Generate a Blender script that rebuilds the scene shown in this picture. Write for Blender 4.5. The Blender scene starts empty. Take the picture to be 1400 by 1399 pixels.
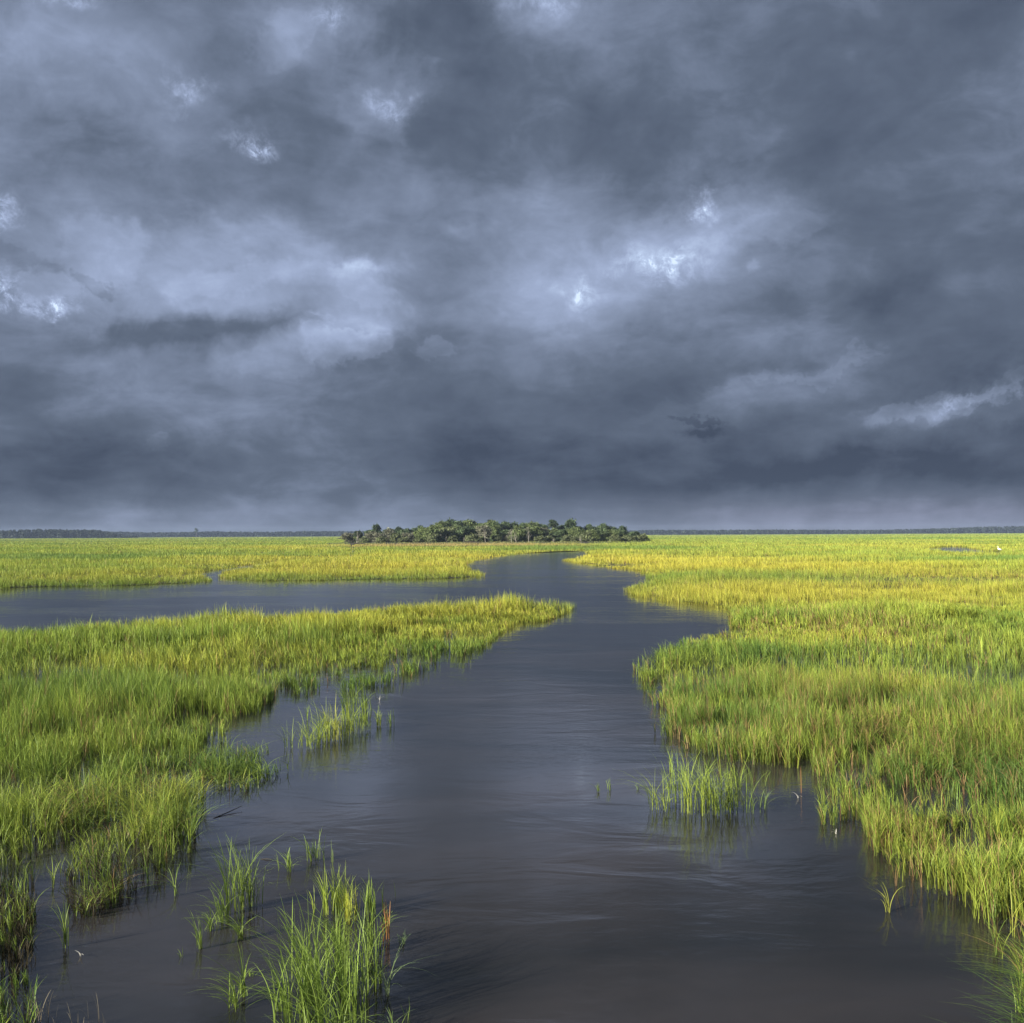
import bpy, math, random
import numpy as np
from mathutils import Vector, Matrix, Euler

R = math.radians
rng = np.random.default_rng(7)
random.seed(7)
SC = bpy.context.scene
COL = SC.collection

# ------------------------------------------------------------------ camera
CAM_H = 4.5
F = 1400.0
PITCH, ROLL = 1.28, -0.266
cam_d = bpy.data.cameras.new("camera")
cam_d.sensor_width = 36.0
cam_d.lens = 36.0
cam_d.clip_start = 0.1
cam_d.clip_end = 20000
cam = bpy.data.objects.new("camera", cam_d)
COL.objects.link(cam)
CROT = Matrix.Rotation(R(90 + PITCH), 3, 'X') @ Matrix.Rotation(R(ROLL), 3, 'Z')
cam.matrix_world = Matrix.Translation((0, 0, CAM_H)) @ CROT.to_4x4()
SC.camera = cam

# ------------------------------------------------------------------ light
SUN_EL = 19.0
SUN_DIR_AZ = 240.0            # compass style: 0 = +Y (view direction), clockwise; sun stands behind left
az = R(SUN_DIR_AZ)
sun_from = Vector((math.sin(az) * math.cos(R(SUN_EL)), math.cos(az) * math.cos(R(SUN_EL)), math.sin(R(SUN_EL))))
sd = bpy.data.lights.new("sun", 'SUN')
sd.energy = 5.0
sd.angle = R(0.6)
sd.color = (1.0, 0.93, 0.78)
sun = bpy.data.objects.new("sun", sd)
sun.rotation_euler = sun_from.to_track_quat('Z', 'Y').to_euler()
COL.objects.link(sun)

SC.view_settings.view_transform = 'Standard'
SC.view_settings.look = 'None'
SC.view_settings.exposure = 1.1
SC.view_settings.gamma = 1.0
SC.cycles.max_bounces = 6
SC.cycles.diffuse_bounces = 3
SC.cycles.glossy_bounces = 3
SC.cycles.transmission_bounces = 3
SC.cycles.transparent_max_bounces = 4
SC.cycles.use_denoising = True

# ------------------------------------------------------------------ pixel helpers (measuring the photo -> places in the world)
def ray(px, py):
    v = Vector(((px - 700) / F, (699.5 - py) / F, -1.0))
    return (CROT @ v).normalized()

def gp(px, py, z=0.0):
    r = ray(px, py)
    t = (z - CAM_H) / r.z
    return (r.x * t, r.y * t)

def azel(px, py):
    r = ray(px, py)
    return math.atan2(r.x, r.y), math.asin(r.z)

# ------------------------------------------------------------------ world: storm clouds over a Nishita sky
def build_world():
    w = bpy.data.worlds.new("World")
    SC.world = w
    w.use_nodes = True
    nt = w.node_tree
    N, L = nt.nodes, nt.links
    N.clear()
    def new(t, **k):
        n = N.new(t)
        for a, b in k.items():
            setattr(n, a, b)
        return n
    def setin(s, v):
        if hasattr(v, 'is_linked') or isinstance(v, bpy.types.NodeSocket):
            L.new(v, s)
        else:
            s.default_value = v
    def M(op, a, b=0.0, c=None, clamp=False):
        n = new('ShaderNodeMath', operation=op, use_clamp=clamp)
        setin(n.inputs[0], a); setin(n.inputs[1], b)
        if c is not None: setin(n.inputs[2], c)
        return n.outputs[0]
    def smooth(x, a, b, lo=0.0, hi=1.0):
        n = new('ShaderNodeMapRange', interpolation_type='SMOOTHSTEP')
        for i, v in enumerate((x, a, b, lo, hi)): setin(n.inputs[i], v)
        return n.outputs[0]
    def comb(x, y, z=0.0):
        n = new('ShaderNodeCombineXYZ')
        for i, v in enumerate((x, y, z)): setin(n.inputs[i], v)
        return n.outputs[0]
    def noise(vec, scale, detail=6, rough=0.55, dist=0.0, color=False):
        n = new('ShaderNodeTexNoise')
        L.new(vec, n.inputs['Vector'])
        n.inputs['Scale'].default_value = scale
        n.inputs['Detail'].default_value = detail
        n.inputs['Roughness'].default_value = rough
        n.inputs['Distortion'].default_value = dist
        return n.outputs['Color' if color else 'Fac']
    tc = new('ShaderNodeTexCoord')
    sp = new('ShaderNodeSeparateXYZ')
    L.new(tc.outputs['Generated'], sp.inputs[0])
    x, y, z = sp.outputs
    AZ = M('ARCTAN2', x, y)
    EL = M('ARCSINE', z)
    ela = M('ABSOLUTE', EL)
    # cloud-layer coordinates (a flat layer seen in perspective)
    den = M('ADD', M('ABSOLUTE', z), 0.16)
    P = comb(M('DIVIDE', x, den), M('DIVIDE', y, den))
    A = comb(AZ, ela)
    A2 = comb(M('MULTIPLY', AZ, 0.75), M('MULTIPLY', ela, 1.35))
    # ragged displacement of direction coordinates
    wv = new('ShaderNodeVectorMath', operation='MULTIPLY_ADD')
    L.new(noise(A, 5.5, 8, 0.62, 0.3, True), wv.inputs[0])
    wv.inputs[1].default_value = (0.20, 0.11, 0)
    wv.inputs[2].default_value = (-0.10, -0.055, 0)
    wa = new('ShaderNodeVectorMath', operation='ADD')
    L.new(A, wa.inputs[0]); L.new(wv.outputs[0], wa.inputs[1])
    AW = wa.outputs[0]
    wv2 = new('ShaderNodeVectorMath', operation='MULTIPLY_ADD')
    L.new(noise(A, 15.0, 8, 0.65, 0.2, True), wv2.inputs[0])
    wv2.inputs[1].default_value = (0.11, 0.085, 0)
    wv2.inputs[2].default_value = (-0.055, -0.0425, 0)
    wb = new('ShaderNodeVectorMath', operation='ADD')
    L.new(A, wb.inputs[0]); L.new(wv2.outputs[0], wb.inputs[1])
    AF = wb.outputs[0]
    mott = smooth(noise(A, 60.0, 5, 0.75, 0.5), .35, .68, .15, 1.25)
    n_c = noise(A, 11, 6, .6)
    n1 = noise(A, 2.3, 8, 0.55, 0.5)
    n2 = noise(A, 4.0, 10, 0.58, 0.25)
    n4 = noise(A2, 9.0, 8, 0.6, 0.4)
    n3 = noise(P, 2.6, 6, 0.6, 0.8)
    v = M('MULTIPLY_ADD', M('SUBTRACT', n1, 0.5), 0.50, 0.415)
    v = M('MULTIPLY_ADD', M('SUBTRACT', n2, 0.5), 0.50, v)
    v = M('MULTIPLY_ADD', M('SUBTRACT', n3, 0.5), 0.16, v)
    v = M('MULTIPLY_ADD', M('SUBTRACT', n4, 0.5), 0.36, v)
    n5 = noise(A2, 22.0, 8, 0.62, 0.6)
    v = M('MULTIPLY_ADD', M('SUBTRACT', n5, 0.5), M('MULTIPLY_ADD', v, .55, 0.0), v)
    # the large light and dark masses of this sky (photo px, py, rx, ry, tilt deg, amount)
    blobs = [
        (640, 380, 420, 190, 0, .07), (250, 400, 360, 110, 0, -.04),
        (300, 380, 330, 95, 4, .10), (420, 370, 140, 45, -6, .05), (130, 340, 130, 110, 0, .03),
        (470, 460, 120, 45, 12, .13), (350, 480, 160, 40, 14, .05),
        (250, 455, 230, 26, 6, -.17), (60, 520, 170, 45, 6, -.10),
        (620, 140, 200, 260, 0, -.06), (800, 190, 330, 110, 0, -.14), (600, 50, 90, 80, 0, -.12),
        (1360, 280, 200, 360, 0, -.20), (1180, 120, 260, 130, 0, -.07),
        (210, 130, 190, 90, -20, .10), (100, 190, 120, 60, -25, -.08), (330, 60, 200, 60, 10, .02),
        (520, 150, 90, 70, 0, .10), (440, 45, 110, 60, 0, .11), (740, 20, 110, 50, 0, .12), (120, 30, 160, 60, 0, .06),
        (1000, 190, 170, 90, 20, .07), (960, 320, 240, 60, 12, .11), (760, 270, 160, 90, -10, .08),
        (1060, 290, 150, 40, 12, .05), (790, 400, 200, 70, 5, .13), (860, 470, 200, 60, 0, .07),
        (980, 560, 240, 36, 8, .12), (960, 578, 45, 10, 0, -.16), (1130, 500, 180, 18, 16, .06),
        (1320, 545, 170, 32, 13, .17), (1180, 590, 180, 28, 8, .06),
        (150, 640, 330, 70, 0, -.16), (650, 620, 330, 60, 0, -.08), (1150, 640, 380, 28, 3, -.12), (1050, 430, 330, 40, 8, -.08),
        (340, 200, 30, 14, -15, .75), (250, 120, 24, 14, 0, .22), (975, 280, 18, 18, 0, .50), (895, 348, 48, 20, 8, .50),
        (795, 403, 22, 14, 0, .55), (12, 400, 45, 20, -30, .8), (78, 426, 22, 9, 0, .6), (5, 290, 28, 18, 0, .5),
        (455, 35, 25, 16, 0, .35), (530, 145, 32, 18, 0, .32), (1290, 550, 60, 12, 8, .35), (1370, 525, 60, 9, 16, .30),
        (435, 433, 18, 6, 10, .2), (490, 366, 70, 16, 0, .13), (530, 470, 34, 22, 0, .12), (85, 2, 30, 14, 0, .35),
        (1000, 375, 22, 14, 0, .1), (640, 300, 60, 14, -5, .06),
    ]
    crisp = [  # heaped clouds with a defined lit edge
        (400, 400, 190, 50, -3, .11), (300, 345, 170, 55, 6, .09), (500, 385, 60, 26, -10, .07), (480, 462, 75, 28, 8, .12), (395, 480, 110, 28, 14, .07),
        (140, 345, 70, 45, 30, .07), (600, 475, 30, 14, 15, .09), (220, 560, 90, 40, 5, .05), (215, 600, 22, 10, 0, .07),
        (520, 160, 60, 40, 0, .07), (385, 60, 50, 36, 60, .07), (1000, 180, 90, 50, 10, .05), (1280, 552, 110, 17, 10, .13), (1380, 520, 90, 12, 16, .10),
        (1120, 500, 110, 9, 16, .07), (940, 310, 170, 34, 14, .07), (1060, 310, 90, 30, 10, .06), (60, 390, 40, 22, -20, .10), (960, 577, 34, 7, 0, -.14),
        (950, 560, 110, 14, 6, .05), (820, 440, 90, 40, 20, .05), (120, 385, 30, 16, -30, -.12), (30, 350, 50, 14, -20, -.06),
    ]
    gaps = [(340, 200, 48, 22, -15, .42), (255, 118, 42, 24, 0, .22), (973, 282, 26, 26, 0, .34), (900, 350, 76, 30, 8, .24),
            (795, 403, 40, 24, 0, .26), (10, 400, 50, 24, -30, .45), (76, 426, 28, 12, 0, .4), (5, 288, 40, 26, 0, .32),
            (455, 35, 40, 22, 0, .24), (535, 148, 44, 26, 0, .20), (85, 2, 40, 16, 0, .28), (740, 8, 90, 26, 0, .16), (1300, 548, 60, 12, 10, .14), (435, 433, 18, 5, 10, .12)]
    for kind, lst in (('soft', [b for b in blobs if abs(b[5]) < .2]), ('crisp', crisp), ('gap', gaps)):
        for (px, py, rx, ry, ang, amt) in lst:
            a0, e0 = azel(px, py)
            m = new('ShaderNodeMapping', vector_type='TEXTURE')
            L.new(AW if kind == 'soft' else AF, m.inputs['Vector'])
            m.inputs['Location'].default_value = (a0, e0, 0)
            m.inputs['Rotation'].default_value = (0, 0, R(ang))
            k = {'soft': 1.25, 'crisp': 1.15, 'gap': 1.35}[kind]
            m.inputs['Scale'].default_value = (rx * k / F, ry * k / F, 1)
            g = new('ShaderNodeTexGradient', gradient_type='QUADRATIC_SPHERE')
            L.new(m.outputs[0], g.inputs[0])
            if kind == 'soft': gg = M('MULTIPLY', g.outputs['Fac'], 2.0, clamp=True); amt *= 1.0
            elif kind == 'crisp': gg = smooth(g.outputs['Fac'], .0, .13); amt *= .66
            else: gg = M('MULTIPLY', g.outputs['Fac'], mott); amt *= 1.35
            v = M('MULTIPLY_ADD', gg, amt, v)
    # base dims towards a shelf above the horizon, then a pale rain-lit band lies on the horizon
    shelf = smooth(M('MULTIPLY_ADD', n_c, .06, ela), 0.10, 0.27, 1.0, 0.0)
    v = M('MULTIPLY_ADD', shelf, -0.135, v)
    v = M('MULTIPLY_ADD', v, 1.22, -0.105)
    v = M('MULTIPLY_ADD', smooth(AZ, 0.20, 0.50), -0.10, v)
    elw = M('MULTIPLY_ADD', M('SUBTRACT', noise(A, 6, 5, .55), 0.5), 0.022, ela)
    band = smooth(elw, 0.016, 0.046, 1.0, 0.0)
    bandr = smooth(AZ, -0.35, 0.25, 0.05, 0.22)
    v = M('MULTIPLY_ADD', band, bandr, v)
    ramp = new('ShaderNodeValToRGB')
    L.new(v, ramp.inputs[0])
    cr = ramp.color_ramp
    stops = [(0.0, (0.036, 0.049, 0.078)), (0.28, (0.079, 0.101, 0.145)), (0.50, (0.147, 0.181, 0.258)),
             (0.72, (0.238, 0.290, 0.418)), (0.92, (0.36, 0.44, 0.60)), (1.0, (0.50, 0.60, 0.76))]
    while len(cr.elements) < len(stops): cr.elements.new(0.5)
    for e, (p, c) in zip(cr.elements, stops):
        e.position = p; e.color = (*c, 1)
    # warm/violet tint in the horizon band
    tint = new('ShaderNodeMix', data_type='RGBA', blend_type='MULTIPLY')
    L.new(M('MULTIPLY', band, smooth(AZ, 0.0, 0.3, 0.2, 1.0)), tint.inputs[0])
    L.new(ramp.outputs[0], tint.inputs[6]); tint.inputs[7].default_value = (1.10, 1.0, 1.0, 1)
    sc10 = new('ShaderNodeVectorMath', operation='SCALE')
    L.new(tint.outputs[2], sc10.inputs[0]); sc10.inputs['Scale'].default_value = SKY_GAIN / 0.1
    sky = new('ShaderNodeTexSky', sky_type='NISHITA', sun_disc=False)
    sky.sun_elevation = R(SUN_EL)
    sky.sun_rotation = R(SUN_DIR_AZ)
    # clear sky behind the photographer, where the sun shines through
    front = smooth(y, -0.55, 0.05, 0.0, 1.0)
    mix = new('ShaderNodeMix', data_type='RGBA')
    L.new(M('MULTIPLY_ADD', front, 0.35, 0.65), mix.inputs[0])
    L.new(sky.outputs[0], mix.inputs[6]); L.new(sc10.outputs[0], mix.inputs[7])
    bg = new('ShaderNodeBackground')
    bg.inputs['Strength'].default_value = 0.1
    L.new(mix.outputs[2], bg.inputs['Color'])
    out = new('ShaderNodeOutputWorld')
    L.new(bg.outputs[0], out.inputs[0])

SKY_GAIN = 0.69
build_world()

# ------------------------------------------------------------------ numpy value noise
def vnoise(x, y, seed=0):
    xi = np.floor(x).astype(np.int64); yi = np.floor(y).astype(np.int64)
    fx = x - xi; fy = y - yi
    fx = fx * fx * (3 - 2 * fx); fy = fy * fy * (3 - 2 * fy)
    def h(a, b):
        n = (a * 374761393 + b * 668265263 + seed * 974711) & 0xffffffff
        n = ((n ^ (n >> 13)) * 1274126177) & 0xffffffff
        n = n ^ (n >> 16)
        return (n & 0xffff) / 65535.0
    return (h(xi, yi) * (1 - fx) + h(xi + 1, yi) * fx) * (1 - fy) + (h(xi, yi + 1) * (1 - fx) + h(xi + 1, yi + 1) * fx) * fy

def fbm(x, y, seed=0, oct=4, g=0.5):
    s = 0; a = 1; t = 0
    for i in range(oct):
        s = s + a * vnoise(x * 2 ** i + 17.3 * i, y * 2 ** i - 9.1 * i, seed + i); t += a; a *= g
    return s / t

def smoothstep(x, a, b):
    t = np.clip((x - a) / (b - a), 0, 1)
    return t * t * (3 - 2 * t)

def inpoly(x, y, poly):
    inside = np.zeros(x.shape, bool)
    n = len(poly)
    for i in range(n):
        x1, y1 = poly[i]; x2, y2 = poly[(i + 1) % n]
        if y1 == y2: continue
        c = ((y1 > y) != (y2 > y)) & (x < (x2 - x1) * (y - y1) / (y2 - y1) + x1)
        inside ^= c
    return inside

# ------------------------------------------------------------------ scene helpers
def tag(o, label=None, cat=None, group=None, kind=None):
    if label: o['label'] = label
    if cat: o['category'] = cat
    if group: o['group'] = group
    if kind: o['kind'] = kind
    return o

def empty(name, loc):
    o = bpy.data.objects.new(name, None)
    o.location = loc
    COL.objects.link(o)
    return o

def mesh_from(name, V, faces_by_n, mat, cols=None, parent=None, smooth=False):
    """faces_by_n: list of (k, array[m,k])"""
    me = bpy.data.meshes.new(name)
    me.vertices.add(len(V)); me.vertices.foreach_set('co', np.asarray(V, np.float32).ravel())
    loops = np.concatenate([f.ravel() for k, f in faces_by_n if len(f)]).astype(np.int32)
    sizes = np.concatenate([np.full(len(f), k) for k, f in faces_by_n if len(f)]).astype(np.int32)
    starts = np.concatenate([[0], np.cumsum(sizes)[:-1]]).astype(np.int32)
    me.loops.add(len(loops)); me.loops.foreach_set('vertex_index', loops)
    me.polygons.add(len(sizes)); me.polygons.foreach_set('loop_start', starts)
    if smooth: me.polygons.foreach_set('use_smooth', np.ones(len(sizes), bool))
    me.update(calc_edges=True)
    if cols is not None:
        at = me.color_attributes.new('Col', 'FLOAT_COLOR', 'POINT')
        c4 = np.ones((len(V), 4), np.float32); c4[:, :3] = cols
        at.data.foreach_set('color', c4.ravel())
    me.materials.append(mat)
    o = bpy.data.objects.new(name, me)
    if parent: o.parent = parent
    COL.objects.link(o)
    return o

class Blades:
    """collects grass leaves of several detail levels, builds ONE mesh"""
    def __init__(s): s.V = []; s.C = []; s.Q = []; s.T = []; s.n = 0
    def add(s, base, h, w, az, lean, segs, cb, ct, face=None, droop=0.0):
        m = len(h)
        if m == 0: return
        base = np.asarray(base, float); d = np.stack([np.cos(az), np.sin(az)], 1)
        if face is None: face = az + np.pi / 2 + rng.normal(0, .5, m)
        wd = np.stack([np.cos(face), np.sin(face)], 1)
        rows = []; crows = []
        for i in range(segs + 1):
            t = i / segs
            out = lean * h * t ** 2
            up = h * (t - 0.30 * np.clip(lean, 0, 1.3) * t ** 2.2 - droop * t ** 4)
            c = base.copy()
            c[:, 0] += d[:, 0] * out; c[:, 1] += d[:, 1] * out; c[:, 2] += up
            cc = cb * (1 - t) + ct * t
            if i == segs:
                rows.append(c[:, None, :]); crows.append(cc[:, None, :])
            else:
                ww = (w * (1.0 - 0.75 * t ** 1.5) * 0.5)[:, None]
                off = np.zeros((m, 3)); off[:, :2] = wd * ww
                rows.append(np.stack([c - off, c + off], 1)); crows.append(np.stack([cc, cc], 1))
        V = np.concatenate(rows, 1); C = np.concatenate(crows, 1)
        k = V.shape[1]
        b = s.n + np.arange(m)[:, None] * k
        for i in range(segs - 1):
            s.Q.append(np.concatenate([b + 2 * i, b + 2 * i + 1, b + 2 * i + 3, b + 2 * i + 2], 1))
        e = 2 * (segs - 1)
        s.T.append(np.concatenate([b + e, b + e + 1, b + e + 2], 1))
        s.V.append(V.reshape(-1, 3)); s.C.append(C.reshape(-1, 3)); s.n += m * k
    def build(s, name, mat, parent=None, loc=None):
        V = np.concatenate(s.V)
        if loc is not None: V = V - np.array(loc)
        fs = []
        if s.Q: fs.append((4, np.concatenate(s.Q)))
        fs.append((3, np.concatenate(s.T)))
        o = mesh_from(name, V, fs, mat, np.concatenate(s.C), parent)
        if loc is not None: o.location = loc
        return o

# ------------------------------------------------------------------ materials
def newmat(name):
    m = bpy.data.materials.new(name); m.use_nodes = True
    nt = m.node_tree
    return m, nt, nt.nodes['Principled BSDF']

def leaf_material(name, trans=0.35, rough=0.5, spec=0.25, noise_scale=0):
    m, nt, p = newmat(name)
    N, L = nt.nodes, nt.links
    a = N.new('ShaderNodeAttribute'); a.attribute_name = 'Col'
    src = a.outputs['Color']
    if noise_scale:
        tex = N.new('ShaderNodeTexNoise'); tex.inputs['Scale'].default_value = noise_scale
        g = N.new('ShaderNodeNewGeometry'); L.new(g.outputs['Position'], tex.inputs['Vector'])
        mr = N.new('ShaderNodeMapRange'); L.new(tex.outputs['Fac'], mr.inputs[0])
        mr.inputs[1].default_value = .3; mr.inputs[2].default_value = .7; mr.inputs[3].default_value = .7; mr.inputs[4].default_value = 1.25
        v = N.new('ShaderNodeVectorMath'); v.operation = 'SCALE'
        L.new(src, v.inputs[0]); L.new(mr.outputs[0], v.inputs['Scale']); src = v.outputs[0]
    L.new(src, p.inputs['Base Color'])
    p.inputs['Roughness'].default_value = rough
    p.inputs['Specular IOR Level'].default_value = spec
    t = N.new('ShaderNodeBsdfTranslucent'); L.new(src, t.inputs['Color'])
    mx = N.new('ShaderNodeMixShader'); mx.inputs[0].default_value = trans
    L.new(p.outputs[0], mx.inputs[1]); L.new(t.outputs[0], mx.inputs[2])
    L.new(mx.outputs[0], N['Material Output'].inputs['Surface'])
    return m

MAT_GRASS = leaf_material('grass_blade', 0.24, 0.45, 0.16)
MAT_LEAF = leaf_material('tree_leaf', 0.15, 0.6, 0.15, 0.35)

def bark_material(name, c1, c2):
    m, nt, p = newmat(name)
    N, L = nt.nodes, nt.links
    g = N.new('ShaderNodeNewGeometry')
    tex = N.new('ShaderNodeTexNoise'); tex.inputs['Scale'].default_value = 3; tex.inputs['Detail'].default_value = 6
    L.new(g.outputs['Position'], tex.inputs['Vector'])
    r = N.new('ShaderNodeValToRGB'); L.new(tex.outputs['Fac'], r.inputs[0])
    r.color_ramp.elements[0].position = .35; r.color_ramp.elements[1].position = .65
    r.color_ramp.elements[0].color = (*c1, 1); r.color_ramp.elements[1].color = (*c2, 1)
    L.new(r.outputs[0], p.inputs['Base Color']); p.inputs['Roughness'].default_value = .85
    b = N.new('ShaderNodeBump'); b.inputs['Distance'].default_value = .05; L.new(tex.outputs['Fac'], b.inputs['Height']); L.new(b.outputs[0], p.inputs['Normal'])
    return m
MAT_BARK = bark_material('tree_bark', (0.08, 0.07, 0.055), (0.20, 0.18, 0.15))
MAT_DEAD = bark_material('bleached_wood', (0.22, 0.20, 0.17), (0.46, 0.43, 0.38))
MAT_DARKWOOD = bark_material('wet_wood', (0.02, 0.017, 0.014), (0.06, 0.05, 0.04))

def water_material():
    m, nt, p = newmat('creek_water')
    N, L = nt.nodes, nt.links
    g = N.new('ShaderNodeNewGeometry')
    def noise(sx, sy, detail, rough, dist=0.0, rot=0.0, scale=1.0):
        mp = N.new('ShaderNodeMapping'); L.new(g.outputs['Position'], mp.inputs['Vector'])
        mp.inputs['Scale'].default_value = (sx, sy, 1); mp.inputs['Rotation'].default_value = (0, 0, rot)
        t = N.new('ShaderNodeTexNoise'); L.new(mp.outputs[0], t.inputs['Vector'])
        t.inputs['Scale'].default_value = scale; t.inputs['Detail'].default_value = detail
        t.inputs['Roughness'].default_value = rough; t.inputs['Distortion'].default_value = dist
        return t.outputs['Fac']
    def M(op, a, b, c=None):
        n = N.new('ShaderNodeMath'); n.operation = op
        for s, v in zip(n.inputs, (a, b, c)):
            if v is None: continue
            if isinstance(v, (int, float)): s.default_value = v
            else: L.new(v, s)
        return n.outputs[0]
    def mr(x, a, b, lo, hi):
        n = N.new('ShaderNodeMapRange'); n.interpolation_type = 'SMOOTHSTEP'
        L.new(x, n.inputs[0])
        for i, v in enumerate((a, b, lo, hi)): n.inputs[i + 1].default_value = v
        return n.outputs[0]
    swell = noise(.45, .85, 3, .5, .8, R(8))
    rip = noise(1.5, 2.9, 4, .55, .6, R(-12))
    fine = noise(7, 11, 3, .6, .3, R(5))
    wind = mr(noise(.05, .12, 3, .5, .4, R(20)), .42, .66, .15, 1.0)      # wind-roughened patches
    h = M('MULTIPLY', swell, .018)
    h = M('ADD', h, M('MULTIPLY', M('MULTIPLY', rip, wind), .011))
    h = M('ADD', h, M('MULTIPLY', M('MULTIPLY', fine, wind), .0050))
    b = N.new('ShaderNodeBump'); b.inputs['Strength'].default_value = .8; b.inputs['Distance'].default_value = 1.0
    L.new(h, b.inputs['Height']); L.new(b.outputs[0], p.inputs['Normal'])
    silt = noise(.10, .22, 5, .55, .8, R(15))
    r = N.new('ShaderNodeValToRGB'); L.new(silt, r.inputs[0])
    r.color_ramp.elements[0].position = .36; r.color_ramp.elements[1].position = .66
    r.color_ramp.elements[0].color = (0.014, 0.015, 0.015, 1); r.color_ramp.elements[1].color = (0.040, 0.036, 0.036, 1)
    L.new(r.outputs[0], p.inputs['Base Color'])
    p.inputs['Roughness'].default_value = .07
    p.inputs['IOR'].default_value = 1.40
    return m
MAT_WATER = water_material()

def mud_material():
    m, nt, p = newmat('marsh_mud')
    N, L = nt.nodes, nt.links
    g = N.new('ShaderNodeNewGeometry')
    t = N.new('ShaderNodeTexNoise'); t.inputs['Scale'].default_value = .7; t.inputs['Detail'].default_value = 7
    L.new(g.outputs['Position'], t.inputs['Vector'])
    r = N.new('ShaderNodeValToRGB'); L.new(t.outputs['Fac'], r.inputs[0])
    r.color_ramp.elements[0].position = .35; r.color_ramp.elements[1].position = .65
    r.color_ramp.elements[0].color = (0.022, 0.022, 0.014, 1); r.color_ramp.elements[1].color = (0.06, 0.055, 0.03, 1)
    L.new(r.outputs[0], p.inputs['Base Color']); p.inputs['Roughness'].default_value = .7
    b = N.new('ShaderNodeBump'); b.inputs['Distance'].default_value = .05; L.new(t.outputs['Fac'], b.inputs['Height']); L.new(b.outputs[0], p.inputs['Normal'])
    return m
MAT_MUD = mud_material()

# ------------------------------------------------------------------ shorelines, measured on the photo
GH = 0.68
def P(*pts, ):
    out = []
    for q in pts:
        if len(q) == 3: out.append(gp(q[0], q[1], GH if q[2] == 't' else q[2]))     # grass tops seen in front of water: ground lies below them
        else: out.append(gp(q[0], q[1]))
    return out
T = 't'
FAR = 3300.0
def far(px):
    r = ray(px, 700); k = FAR / r.y
    return (r.x * k, FAR)

PEN = P((786, 832), (746, 850), (702, 859), (679, 874), (662, 890), (629, 902), (618, 897), (617, 878), (598, 867), (565, 880),
        (518, 888), (481, 905), (461, 908), (430, 924), (397, 933), (383, 942), (370, 964), (350, 978), (310, 992), (290, 1003),
        (278, 1020), (283, 1074), (280, 1100), (273, 1128), (267, 1160), (241, 1180), (209, 1212), (180, 1231), (154, 1250), (135, 1260),
        (106, 1257), (90, 1235), (74, 1205), (64, 1180), (60, 1150), (54, 1180), (56, 1257), (45, 1290), (42, 1399), (38, 1500), (-150, 1520),
        (-420, 1200), (-420, 860, T), (-200, 855, T), (0, 850, T), (100, 846, T), (200, 840, T), (300, 832, T), (400, 829, T), (500, 824, T), (600, 820, T),
        (700, 816, T), (760, 815, T), (784, 822, .42))
FARL = P((-400, 812), (-150, 810), (0, 808), (30, 804), (60, 803), (150, 802), (190, 801), (230, 799), (262, 798), (283, 796), (287, 791),
         (270, 786), (285, 782), (330, 775), (375, 768), (430, 763), (480, 760.5)) + [far(480), far(-700)]
MIDL = P((303, 792), (330, 794.5), (420, 794.5), (520, 793), (600, 792), (640, 791), (662, 789), (655, 783), (641, 777), (637, 771), (645.7, 767), (665, 763.5), (687, 760.6),
         (714, 757.3), (745, 755.3), (769, 754), (786, 753.9), (800, 754)) + [far(800), far(482)] + P((483, 762), (432, 764.5), (378, 769.6), (335, 777), (306, 784))
RIGHT = P((803, 755.5, T), (783, 760, T), (769, 767), (785, 770), (803, 772.5), (825, 775.5), (844, 778), (870, 781), (889, 786), (893, 789, .6), (875, 795, .5), (861, 800, .4), (857, 808), (870, 816),
          (885, 820), (900, 823), (940, 827), (980, 831), (1000, 838), (1003, 847, T), (985, 849, T), (960, 852, T), (920, 862, T), (905, 874, .55), (885, 893, .4), (866, 901, .35),
          (861, 912), (871, 923), (890, 929), (905, 935), (908, 950), (912, 975), (918, 995), (938, 1012), (960, 1030), (1000, 1045), (1040, 1049), (1085, 1052), (1100, 1040),
          (1106, 1058), (1110, 1095), (1117, 1130), (1135, 1128), (1150, 1122), (1170, 1122), (1182, 1147), (1197, 1185), (1217, 1192), (1229, 1217), (1245, 1203),
          (1265, 1212), (1275, 1227), (1290, 1222), (1310, 1240), (1330, 1262), (1345, 1275), (1352, 1302), (1366, 1328), (1385, 1325), (1396, 1350), (1412, 1420), (1425, 1520), (1620, 1540), (1900, 1200), (1900, 900)) + [far(2150), far(800)]
POND = P((1268, 749.5), (1300, 747.5), (1320, 748.5), (1345, 753), (1371, 754.6), (1369, 758), (1345, 757.3), (1310, 756.7), (1290, 754.5), (1272, 752.5))

# zones standing thinly in open water
THIN = {'pen': [(P((440, 916), (480, 909), (520, 888), (565, 880), (598, 868), (612, 885), (600, 915), (560, 927), (505, 948), (478, 962), (468, 935), (442, 930)), .42, 'b'),
                (P((275, 1020), (305, 1005), (350, 1030), (376, 1058), (370, 1074), (330, 1082), (275, 1082)), .5, 'b'),
                (P((383, 942), (397, 932), (430, 926), (430, 945), (395, 955)), .3, 'b')],
        'right': [(P((880, 925), (912, 935), (925, 1000), (950, 1030), (915, 1012), (893, 975)), .42, 'b')]}

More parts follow.
